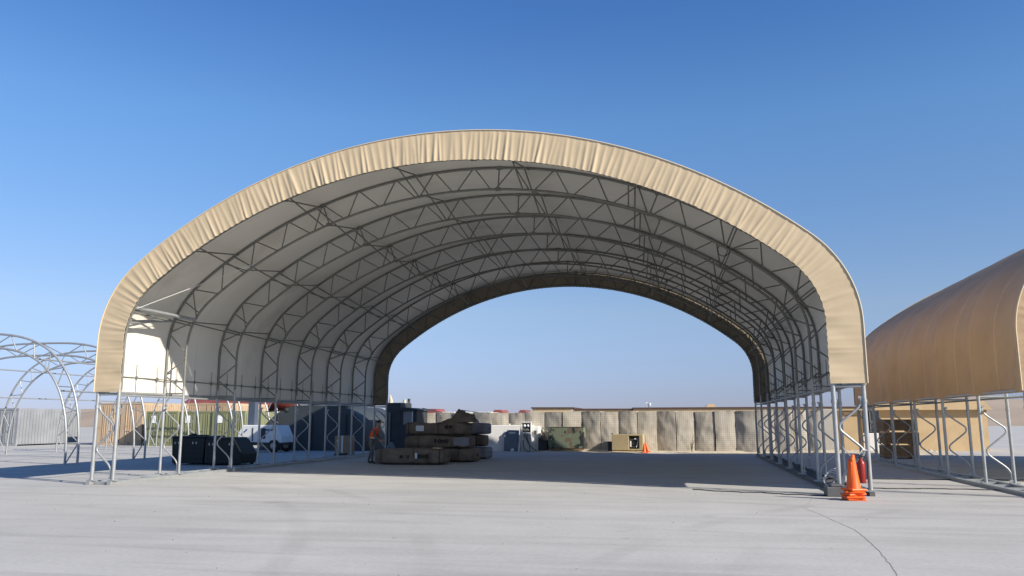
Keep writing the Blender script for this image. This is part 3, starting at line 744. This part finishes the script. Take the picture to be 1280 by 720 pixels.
# ------------------------------------------------------------------ left background: containers, roof, cabinets
def container(name, label, x, y, wd, h, ln, m, rz=0, paper=True, group='olive shipping containers'):
    o = thing(name, label, 'container', (x, y, 0), rz, group)
    g = MB(); g.box((0, ln / 2 + .06, h / 2 + .05), (wd - .1, ln, h - .1))
    k = 0
    while k * .28 < ln - .3:
        for sx in (-1, 1): g.box((sx * (wd / 2 - .035), .3 + k * .28, h / 2), (.05, .13, h - .3))
        k += 1
    g.build('body', m, o)
    g = MB()
    for sx in (-1, 1):
        g.box((sx * (wd / 2 - .06), .03, h / 2), (.12, .12, h))
    g.box((0, .03, h - .06), (wd - .24, .12, .12)); g.box((0, .03, .08), (wd - .24, .12, .16)); g.build('end_frame', m, o)
    for sx in (-1, 1):
        g = MB(); g.box((sx * (wd / 4 - .03), .0, h / 2), (wd / 2 - .16, .05, h - .3)); [g.box((sx * (wd / 4 - .03) + (q - 2) * .19, -.035, h / 2), (.07, .03, h - .42)) for q in range(5)]; dd = g.build('door', m, o)
        g = MB()
        for q in (.14, .38): g.tube([(sx * q * wd / 1, -.05, .2), (sx * q * wd, -.05, h - .2)], .02, 6)
        g.box((sx * .2 * wd, -.06, 1.0), (.3, .03, .05)); g.build('lock_rod', m, dd)
    if paper:
        g = MB(); g.box((-.62, -.058, h - .55), (.36, .012, .5)); g.build('paper_notice', M['paper'], o)
    return o
container('shipping_container', 'olive shipping container with a white notice, nearest the tan container', -35.2, 50.5, 2.44, 2.35, 6, M['container'])
container('shipping_container', 'olive shipping container with a white notice, in the middle of the three', -32.70, 50.7, 2.44, 2.35, 6, M['container'])
container('shipping_container', 'olive shipping container with a white notice, behind the light tower trailer', -30.2, 50.6, 2.44, 2.35, 6, M['container'])
container('tan_container', 'rusty tan container taller than the olive ones beside it', -39.6, 52, 3.6, 3.0, 6, M['tancont'], group='tan containers', paper=False)
container('tan_container', 'tan container set behind the olive row, its top showing above them', -36.3, 57.5, 4.0, 3.05, 6, M['tancont'], group='tan containers', paper=False)
container('grey_container', 'grey container standing alone far left of the hangar', -46.6, 49, 2.44, 2.6, 6, mat('grey_container', (.25, .26, .27), .6, var=(1.2, .15)), group='far left containers', paper=False)
container('white_container', 'white container far left of the hangar beside the grey one', -51.4, 50, 2.44, 2.6, 6, WM, group='far left containers', paper=False)
rb = thing('red_roof_building', 'building with a ribbed red roof behind the olive containers', 'building', (-38.0, 62, 0))
g = MB(); g.box((-.5, 4.6, 1.25), (7.6, 8, 2.5)); g.build('wall', M['plaster'], rb)
g = MB(); rows = [[(-4.7, 0, 2.5), (3.7, 0, 2.45)], [(-4.7, 4.6, 4.3), (3.7, 4.6, 4.25)], [(-4.7, 9.2, 2.5), (3.7, 9.2, 2.45)]]
g.grid(rows, smooth=False); g.grid([[(x, y, z - .12) for x, y, z in r] for r in rows], smooth=False)
g.box((-.5, -.02, 2.42), (8.4, .1, .16)); g.build('roof', M['roofred'], rb)

# light tower trailer
lt = thing('light_tower', 'white towable light tower with folded mast behind the left hangar legs', 'light tower', (-22.2, 40.9, 0), -.04)
g = MB(); prof_ = [(-1.25, .55), (1.35, .50), (1.35, .85), (1.05, 1.42), (-.98, 1.44), (-1.25, 1.0)]
g.prism(prof_, -.65, .65); g.build('housing', M['white_paint'], lt, .04)
g = MB(); g.box((.62, -.665, 1.18), (.42, .02, .09)); R = Matrix.Rotation(-.7, 3, 'Y'); g.box((-.85, -.665, 1.08), (.42, .02, .07), R=R); g.build('blue_stripe', M['blue'], lt)
g = MB(); g.box((.28, -.665, 1.0), (.26, .02, .55)); g.build('grille', M['darkpaint'], lt)
g = MB(); g.box((-.35, -.665, .95), (.05, .02, .7)); g.build('door_gap', M['darkpaint'], lt)
g = MB(); g.box((0, 0, .46), (2.7, 1.1, .12)); g.box((-1.75, 0, .45), (1.1, .1, .1)); g.tube([(-2.2, 0, .45), (-2.2, 0, .04)], .04, 8); g.build('chassis', M['darkpaint'], lt)
for sy in (-1, 1):
    R = Matrix.Rotation(PI / 2, 3, 'X'); g = MB(); g.lathe([(0, -.1), (.24, -.1), (.33, -.07), (.34, 0), (.33, .07), (.24, .1), (0, .1)], (.95, sy * .66, .34), 22, 0, R); wh = g.build('wheel', M['black'], lt)
    g = MB(); g.lathe([(0, -.115), (.16, -.11), (.18, -.08), (.18, .08), (.16, .11), (0, .115)], (.95, sy * .66, .34), 16, 0, R); g.build('rim', M['steel'], wh)
g = MB(); g.box((-.78, 0, 2.3), (.42, .34, 1.8)); g.box((-.78, 0, 3.3), (.3, .26, .3)); mm = g.build('mast', mat('mast_blue_grey', (.07, .09, .13), .6), lt, .02)
g = MB(); g.tube([(-.1, .2, 2.15), (1.0, .2, 2.22)], .03, 6); R = Matrix.Rotation(-.5, 3, 'Y'); g.lathe([(.02, -.1), (.12, -.06), (.15, .05), (.1, .14), (0, .16)], (1.08, .2, 2.22), 12, 0, Matrix.Rotation(1.2, 3, 'Y')); g.build('lamp_arm', M['black'], lt)
g = MB(); g.tube([(-.15, .2, 1.44), (-.15, .2, 2.2)], .03, 6); g.tube([(-.15, .2, 2.0), (.8, .2, 1.44)], .025, 6); g.build('arm_support', M['steel_dull'], lt)

# dark bins
def bin_(label, x, y, wd, h, dp, rz, slope):
    o = thing('waste_bin', label, 'waste bin', (x, y, 0), rz, 'black waste bins left of the hangar legs')
    g = MB()
    if slope: g.prism([(-wd / 2, .06), (wd / 2 - .05, .06), (wd / 2, .42), (wd / 2 - .38, h), (-wd / 2, h)], -dp / 2, dp / 2)
    else: g.prism([(-wd / 2 + .05, .06), (wd / 2 - .05, .06), (wd / 2, h), (-wd / 2, h)], -dp / 2, dp / 2)
    g.build('bin_body', M['darkgreen'], o, .03)
    g = MB()
    if slope: g.box((-.2, 0, h + .02), (wd - .5, dp + .05, .05))
    else: g.box((0, 0, h + .025), (wd + .06, dp + .06, .05)); g.box((0, 0, h + .07), (wd * .5, .3, .05)); g.box((-wd * .15, 0, h + .12), (.2, .1, .05))
    g.build('lid', M['darkgreen'], o, .015)
    g = MB()
    for q in (-wd / 2 + .18, wd / 2 - .5): g.box((q, -dp / 2 - .015, h - .2), (.05, .03, .09)); g.box((q + .15, -dp / 2 - .015, h - .2), (.05, .03, .09))
    g.build('hook_plate', M['steel'], o)
    g = MB()
    for k in range(3): g.box((0, -dp / 2 - .012, .25 + .2 * k), (wd - .3, .03, .04))
    g.build('side_rib', M['darkgreen'], o)
    g = MB(); [g.box((sx * (wd / 2 - .15), sy * (dp / 2 - .12), .03), (.1, .1, .06)) for sx in (-1, 1) for sy in (-1, 1)]; g.build('foot', M['black'], o)
bin_('black waste bin with flat lid and pale hook plates, farther from the hangar legs', -18.5, 28.9, 1.45, 1.02, 1.25, -.05, False)
bin_('black waste bin with a sloping side, closest to the hangar legs', -17.0, 28.8, 1.5, .98, 1.25, .04, True)
g = MB(); g.tube([(-16.5, 28.05, 1.0), (-16.15, 28.0, .5)], .025, 6); o = g.build('wooden_stick', M['timber']); tag(o, 'thin wooden stick leaning on the sloping black bin', 'stick')

# dark tarpaulin shelter
ts = thing('tarpaulin_shelter', 'large dark tarpaulin shelter behind the left rear hangar legs', 'shelter', (-20.6, 43.2, 0), -.03)
def shelter(d):
    rows = []
    for j in range(13):
        y = 5.5 * j / 12; row = []
        for i in range(41):
            t = PI * i / 40
            c, s = math.cos(t), math.sin(t)
            x = 3.3 * (abs(c) ** .55) * (-1 if c > 0 else 1); z = 2.5 * s ** .75
            if x < 0: z *= 1 - .10 * max(0, -x - 1.2)
            k = .05 * fbm(x * 1.3, y * 1.1, 2) + .03 * math.cos(2 * PI * y / 1.8)
            row.append((x * (1 - d), y, max(0, z * (1 - d) + k * s)))
        rows.append(row)
    return rows
g = MB(); o_ = shelter(0); g.grid(o_)
n0 = len(o_[0]); g.add(o_[0], [tuple(range(n0))]); g.add(o_[-1], [tuple(range(n0))]); g.build('tarpaulin', M['tentdark'], ts)
g = MB()
for x in (-2.1, 0, 2.1): g.box((x, -.05, 1.0), (.06, .06, 2.0))
g.build('door_post', M['darkpaint'], ts)
g = MB(); g.grid([[(x * .5 - 1.6, .4 + y, 2.58 + .03 * fbm(x, y)) for x in range(8)] for y in (0, .5, 1.0, 1.5)]); g.build('lit_rim_sheet', mat('painted_rim_light', (.35, .40, .48), .6), ts)  # lit top rim of the shelter, painted as an added pale sheet

# dark guard booth
gb = thing('guard_booth', 'dark guard booth with a glazed window beside the shelter and the stacked bundles', 'booth', (-15.25, 43.0, 0), -.02)
g = MB(); g.box((-.45, .9, 1.32), (.85, 1.8, 2.62)); g.build('tower_block', M['darkpaint'], gb, .02)
g = MB(); g.box((.45, .9, .72), (.96, 1.8, 1.44)); g.box((.06, .9, 1.8), (.14, 1.8, .74)); g.box((.83, .9, 1.8), (.2, 1.8, .74)); g.build('cabin', M['darkpaint'], gb, .015)
g = MB(); g.prism([(-.02, 2.17), (1.02, 2.17), (1.02, 2.25), (.4, 2.36), (-.02, 2.36)], -.1, 1.9); g.build('roof', M['darkpaint'], gb, .01)
g = MB(); g.box((.43, .05, 1.8), (.58, .03, .7)); wn = g.build('window', M['glass'], gb)
g = MB(); g.box((.68, .02, 1.8), (.05, .05, .74)); g.build('frame', M['paper'], wn)
g = MB(); g.tube([(-.62, -.06, .0), (-.62, -.06, 2.1)], .06, 8); g.build('corner_post', M['steel_dull'], gb)
o = thing('folded_awning', 'folded cream awning poles standing upright behind the dark booth', 'awning', (-16.3, 47, 0))
for k, (dx, h, tl) in enumerate(((-.26, 2.80, .05), (-.10, 2.90, -.02), (.08, 2.96, .03), (.22, 2.78, -.05))):
    g = MB(); g.tube(round_path([(dx, 0, 0), (dx + tl, 0, h * .6), (dx + tl * 2, 0, h)], 1), .085, 8); g.build('pole_wrap', mat('cream_canvas', (.60, .54, .40), .8, var=(5, .2)) if k != 2 else M['darkpaint'], o)
o = thing('pointed_mast', 'pale pointed mast tip rising behind the left corner of the dark booth', 'mast', (-17.32, 47, 0))
g = MB(); g.tube([(0, 0, 0), (-.02, 0, 2.5), (.02, 0, 2.85), (-.03, 0, 3.22)], [.2, .17, .12, .015], 8); g.build('mast_body', mat('pale_canvas', (.55, .47, .36), .8), o)
g = MB(); g.tube([(-.14, -.05, 2.4), (-.03, 0, 3.05)], .015, 5); g.build('stay', M['cable'], o)

# cardboard carton
cb_ = thing('cardboard_carton', 'tall brown carton standing on a pallet behind the hangar legs near the worker', 'carton', (-15.95, 37.1, 0), .05)
g = MB(); g.box((0, 0, .53), (.74, .7, .82)); g.build('carton_body', M['cardboard'], cb_, .01)
g = MB(); g.box((0, -.356, .55), (.09, .006, .8)); g.box((-.2, -.356, .7), (.12, .008, .12)); g.build('packing_tape', M['label'], cb_)
g = MB(); [g.box((q, 0, .055), (.1, .78, .09)) for q in (-.32, 0, .32)]; g.build('pallet', M['darkpaint'], cb_)

# ------------------------------------------------------------------ wrapped bundles
def bundle(label, x, y, z, L_, W_, H_, rz, seed, m='canvas', endm=None, marks=(), straps=(-.55, .6), group='brown canvas wrapped bundles stacked in the hangar', lab=None, sagk=1):
    o = thing('wrapped_bundle', label, 'bundle', (x, y, z), rz, group)
    g = MB(); NU, NV = 44, 28
    rows = []
    for i in range(NU + 1):
        u = -1 + 2 * i / NU
        # rounded ends
        ex_ = (1 - abs(u) ** 26) ** (1 / 4) if abs(u) < 1 else 0
        ex_ = max(ex_, .02)
        row = []
        for j in range(NV):
            t = 2 * PI * j / NV; c, s = math.cos(t), math.sin(t)
            yy = math.copysign(abs(c) ** .42, c) * W_ / 2; zz = math.copysign(abs(s) ** .42, s) * H_ / 2
            k = 1 + .085 * fbm(u * 2.6 * L_ / 2, c * 1.4 + seed, s * 1.4) + .022 * fbm(u * 7 * L_ / 2, c * 3 + seed, s * 5)
            for st in straps:
                k *= 1 - .035 * math.exp(-((u - st) * L_ / 2 / .09) ** 2)
            k2 = ex_ ** .5
            row.append((u * L_ / 2, yy * k * k2, H_ / 2 + zz * (k if s > 0 else min(k, 1.0)) * k2 + (.02 * sagk * math.sin(u * 4 + seed) if s > 0 else 0)))
        row.append(row[0]); rows.append(row)
    g.grid(rows)
    b = g.build('canvas_wrap', M[m], o)
    for st in straps:
        q = MB(); pts = []
        for j in range(28):
            t = 2 * PI * j / 28; c, s = math.cos(t), math.sin(t)
            pts.append((st * L_ / 2, math.copysign(abs(c) ** .42, c) * (W_ / 2 * .985 + .012), H_ / 2 + math.copysign(abs(s) ** .42, s) * (H_ / 2 * .985 + (.012 if s > 0 else 0))))
        rws = [[(p[0] - .018, p[1], p[2]) for p in pts + pts[:1]], [(p[0] + .018, p[1], p[2]) for p in pts + pts[:1]]]
        q.grid(rws); q.build('strap', M['strap'], o)
    yf = -W_ / 2 * 1.03 - .022
    if marks:
        q = MB()
        for (mx, mz, kind) in marks:
            if kind == 'O':
                q.tube([(mx + .05 * math.cos(a * PI / 6), yf, mz + .065 * math.sin(a * PI / 6)) for a in range(12)], .02, 5, closed=True)
            elif kind == 'bar': q.box((mx, yf, mz), (.06, .012, .16))
            elif kind == 'V':
                q.tube([(mx - .05, yf, mz + .07), (mx, yf, mz - .07), (mx + .05, yf, mz + .07)], .018, 5)
            else: q.box((mx, yf, mz), (.11, .012, .11))
        q.build('stencil_mark', M['stencil'], o)
    if endm:
        q = MB(); rws = []
        for i in range(9):
            u = .50 + .46 * i / 8
            rws.append([(u * L_ / 2, yf + .012 + .02 * fbm(u * 9, j * .6, seed), .10 + .33 * (H_ / .5) * j / 7 + .03 * fbm(u * 6, j)) for j in range(8)])
        q.grid(rws); q.grid([[(x, y + .02, z) for x, y, z in r] for r in rws]); q.build('end_flap', M[endm], o)
    if lab:
        q = MB(); q.box((lab[0], yf - .006, lab[1]), (lab[2], .012, lab[3])); q.build('paper_label', M['label'], o)
    return o
bundle('longest brown bundle lying on the concrete in front, beside the worker, with black stencil marks', -10.15, 30.1, .02, 2.75, 1.2, .58, .05, 1.2,
       straps=(-.78, .12, .86), marks=((.42, .30, 'O'), (.56, .30, 'V'), (.70, .30, 'O'), (-.28, .28, 'sq'), (-.02, .28, 'V')), lab=(.30, .32, .08, .2))
bundle('bottom brown bundle under the main stack, its end just right of the front bundle', -9.65, 32.3, .02, 3.0, 1.3, .52, -.05, 4.7, m='canvas')
bundle('middle brown bundle of the main stack with dark stencil marks and pale end', -9.70, 32.2, .545, 2.75, 1.25, .50, .05, 8.1, endm='canvasgrey', marks=((.12, .28, 'O'), (.26, .28, 'V'), (.40, .28, 'O'), (-.05, .3, 'bar')))
bundle('upper brown bundle of the main stack with a large pale shipping label', -9.76, 32.3, 1.06, 2.65, 1.2, .50, -.06, 12.4, straps=(-.86, .1), marks=((.52, .33, 'O'), (.68, .33, 'sq')), lab=(-.62, .27, .34, .22))
bundle('bottom grey ended bundle of the second stack, resting on the concrete', -9.3, 34.9, .02, 2.1, 1.2, .50, .0, 21.3, straps=(.3,), m='canvasgrey')
bundle('middle dark bundle of the second stack beside the white wall', -9.42, 34.9, .535, 2.05, 1.15, .50, .08, 25.9, m='canvas')
bundle('top grey rolled bundle of the second stack against the white wall', -9.30, 34.9, 1.05, 2.0, 1.05, .47, -.07, 31.1, straps=(), m='canvasgrey')
# heap of folded tarpaulin on top of the main stack
g = MB(); rows = []
hp_ = [(-.75, .0), (-.55, .06), (-.3, .16), (-.15, .32), (-.02, .46), (.2, .40), (.4, .33), (.62, .28), (.70, .12), (.74, 0)]
hq_ = []
for (xa, za), (xb, zb_) in zip(hp_[:-1], hp_[1:]):
    for k in range(4): hq_.append((xa + (xb - xa) * k / 4, za + (zb_ - za) * k / 4))
hq_.append(hp_[-1])
for j in range(17):
    v = j / 16; e = math.sin(PI * v) ** .35 if 0 < v < 1 else 0
    rows.append([(x + .03 * fbm(x * 3, v * 4), -.45 + .9 * v + .05 * fbm(x * 2, v, 8), z * e * (1 + .5 * fbm(x * 4, v * 5, 4)) + .035 * abs(fbm(x * 9, v * 7, 1)) * e) for x, z in hq_])
g.grid(rows, smooth=False); o = g.build('folded_tarpaulin', M['canvas']); o.location = (-8.93, 32.2, 1.565); tag(o, 'crumpled brown tarpaulin peaked on top of the main bundle stack', 'tarpaulin')
# small clutter of blue bags behind the front bundle
g = MB(); g.lathe([(0, 0), (.2, .02), (.24, .15), (.16, .30), (.05, .36), (0, .36)], n=10)
o = g.build('work_bag', mat('blue_grey_bag', (.12, .17, .24), .7, var=(5, .2), bump=(6, .6))); o.location = (-11.55, 31.5, 0); o.scale = (1, .8, 2.2); tag(o, 'blue grey sack standing behind the worker side end of the front bundle', 'sack')

# ------------------------------------------------------------------ small stones and litter on the slab
rnd = random.Random(12)
g = MB()
for k in range(90):
    x, y = rnd.uniform(-14, 6), rnd.uniform(6, 20); r = rnd.uniform(.004, .013)
    g.lathe([(0, -.002), (r, 0), (r * .8, r * .5), (0, r * .8)], (x, y, 0), 5)
o = g.build('gravel', M['gravel']); o['kind'] = 'stuff'; tag(o, 'scattered small dark stones on the open concrete', 'gravel')
g = MB()
def wob(p, n_, amp, s):
    out = []
    for k in range(n_ + 1):
        t = k / n_; i = min(int(t * (len(p) - 1)), len(p) - 2); q = t * (len(p) - 1) - i
        out.append((p[i][0] * (1 - q) + p[i + 1][0] * q + amp * fbm(t * 9, s), p[i][1] * (1 - q) + p[i + 1][1] * q + amp * fbm(t * 9, s + 5), .012))
    return out
g.tube(wob([(3.0, 18.75), (2.2, 19.05), (1.6, 19.4), (.9, 19.55), (.15, 20.0)], 60, .12, 2), .011, 5)
o = g.build('ground_cable', M['cable']); tag(o, 'thin black cable lying on the concrete from the right front hangar foot', 'cable')
g = MB()
g.tube(wob([(4.2, 21.0), (6, 21.2), (9, 20.8)], 50, .18, 8), .011, 5)
o = g.build('ground_cable', M['cable']); tag(o, 'thin black cable lying between the two hangars behind the cones', 'cable')
g = MB()
g.tube(wob([(4.0, 24.6), (5.5, 24.3), (9, 24.6)], 50, .18, 12), .011, 5)
o = g.build('ground_cable', M['cable']); tag(o, 'thin black cable at the shade edge between the two hangars', 'cable')

# ------------------------------------------------------------------ worker
def skin_mesh(name, verts, edges, radii, levels, mats):
    me = bpy.data.meshes.new(name); me.from_pydata(verts, edges, []); ob = bpy.data.objects.new(name, me); COL.objects.link(ob)
    m1 = ob.modifiers.new('skin', 'SKIN'); m1.use_smooth_shade = True
    for i, r in enumerate(radii): me.skin_vertices[0].data[i].radius = r if isinstance(r, tuple) else (r, r)
    me.skin_vertices[0].data[0].use_root = True
    m2 = ob.modifiers.new('sub', 'SUBSURF'); m2.levels = levels; m2.render_levels = levels
    dg = bpy.context.evaluated_depsgraph_get(); ev = ob.evaluated_get(dg); nm = bpy.data.meshes.new_from_object(ev)
    bpy.data.objects.remove(ob); nm.name = name; nm.materials.clear()
    for q in mats: nm.materials.append(q)
    return nm
pr = thing('person', 'worker in an orange vest and dark cap leaning towards the front bundle', 'person', (-11.95, 30.35, 0), 0); pr.scale = (.94, .94, .94)
# x = facing direction (towards the bundles), y = away from the camera
V = [(0, 0, .92),                                              # 0 pelvis
     (.05, 0, 1.08), (.12, 0, 1.24), (.19, 0, 1.38), (.24, 0, 1.45), (.27, 0, 1.50),      # 1-5 spine, neck base, neck
     (.30, 0, 1.57), (.32, 0, 1.65), (.32, 0, 1.71)]                              # 6-8 head
Rr = [(.155, .12), (.15, .11), (.165, .12), (.17, .115), (.07, .07), (.055, .055), (.085, .075), (.10, .085), (.06, .055)]
Ed = [(0, 1), (1, 2), (2, 3), (3, 4), (4, 5), (5, 6), (6, 7), (7, 8)]
def chain(start, pts, rad):
    p = start
    for q, r in zip(pts, rad):
        V.append(q); Rr.append(r); Ed.append((p, len(V) - 1)); p = len(V) - 1
    return p
for sy, kx in ((-1, .10), (1, -.10)):
    chain(0, [(.0, sy * .10, .84), (.04 + kx * .6, sy * .11, .50), (-.02 + kx * 1.3, sy * .12, .12), (.0 + kx * 1.3, sy * .12, .05), (.14 + kx * 1.3, sy * .125, .04)], [.10, .068, .048, .05, .042])
    wr = chain(3, [(.20, sy * .20, 1.36), (.21, sy * .23, 1.10), (.40, sy * .19, .98), (.46, sy * .18, .95)], [.062, .046, .032, .03])
    palm = chain(wr, [(.51, sy * .175, .925)], [.034])
    for q, fl in ((-.030, .075), (-.010, .085), (.010, .08), (.030, .06)):
        chain(palm, [(.535, sy * .175 + q, .915), (.535 + fl * .6, sy * .175 + q, .89), (.535 + fl * .85, sy * .175 + q, .86)], [.010, .009, .007])
    chain(palm, [(.51, sy * .175 - sy * .04, .90), (.53, sy * .175 - sy * .055, .87)], [.011, .009])
me = skin_mesh('person_body', V, Ed, Rr, 2, [M['skin'], M['trousers'], M['boots']])
for p in me.polygons:
    c = p.center
    p.use_smooth = True
    if c.z < .13: p.material_index = 2
    elif c.z < 1.02 and c.x < .30: p.material_index = 1
    elif c.z < 1.40 and c.x < .44 and c.z > .96: p.material_index = 1
    else: p.material_index = 0
bo = bpy.data.objects.new('body', me); COL.objects.link(bo); bo.parent = pr
V, Rr, Ed = [(.02, 0, .98), (.06, 0, 1.10), (.12, 0, 1.24), (.185, 0, 1.36), (.21, 0, 1.42)], [(.180, .14), (.178, .135), (.188, .14), (.185, .13), (.11, .09)], [(0, 1), (1, 2), (2, 3), (3, 4)]
for sy in (-1, 1): chain(3, [(.195, sy * .17, 1.37), (.2, sy * .215, 1.32)], [.085, .075])
vm = skin_mesh('vest', V, Ed, Rr, 2, [M['vest'], M['reflect']])
for p in vm.polygons:
    p.use_smooth = True
    if 1.00 < p.center.z < 1.065 and abs(p.center.y) < .25: p.material_index = 1
vo = bpy.data.objects.new('safety_vest', vm); COL.objects.link(vo); vo.parent = pr
g = MB(); hx, hz = .315, 1.645
rows = []
for i in range(9):
    t = (PI / 2) * i / 8
    rows.append([(hx + (.108 * math.cos(t)) * math.cos(a * PI / 10), .092 * math.cos(t) * math.sin(a * PI / 10), hz + .02 + .11 * math.sin(t)) for a in range(21)])
g.grid(rows); g.grid([[(hx + .09, -.07, hz + .03), (hx + .2, -.05, hz + .01), (hx + .21, .05, hz + .01), (hx + .09, .07, hz + .03)], [(hx + .09, -.07, hz + .045), (hx + .2, -.05, hz + .022), (hx + .21, .05, hz + .022), (hx + .09, .07, hz + .045)]])
g.build('cap', M['hair'], pr)
g = MB()
for sy in (-1, 1): g.lathe([(0, -.006), (.011, -.004), (.012, .0), (.008, .006), (0, .007)], (hx + .088, sy * .034, hz - .01), 8, 0, Matrix.Rotation(PI / 2, 3, 'Y'))
g.build('eye', M['black'], pr)
g = MB(); g.add([(hx + .085, -.014, hz - .055), (hx + .085, .014, hz - .055), (hx + .125, 0, hz - .05), (hx + .09, 0, hz)], [(0, 1, 2), (0, 2, 3), (1, 3, 2), (0, 3, 1)]); g.build('nose', M['skin'], pr)
g = MB(); g.box((hx + .082, 0, hz - .085), (.012, .045, .012)); g.build('mouth', M['red'], pr)
for sy in (-1, 1):
    g = MB(); g.lathe([(0, -.008), (.03, -.004), (.028, .006), (0, .008)], (hx - .005, sy * .085, hz - .02), 10, 0, Matrix.Rotation(PI / 2, 3, 'X')); g.build('ear', M['skin'], pr)
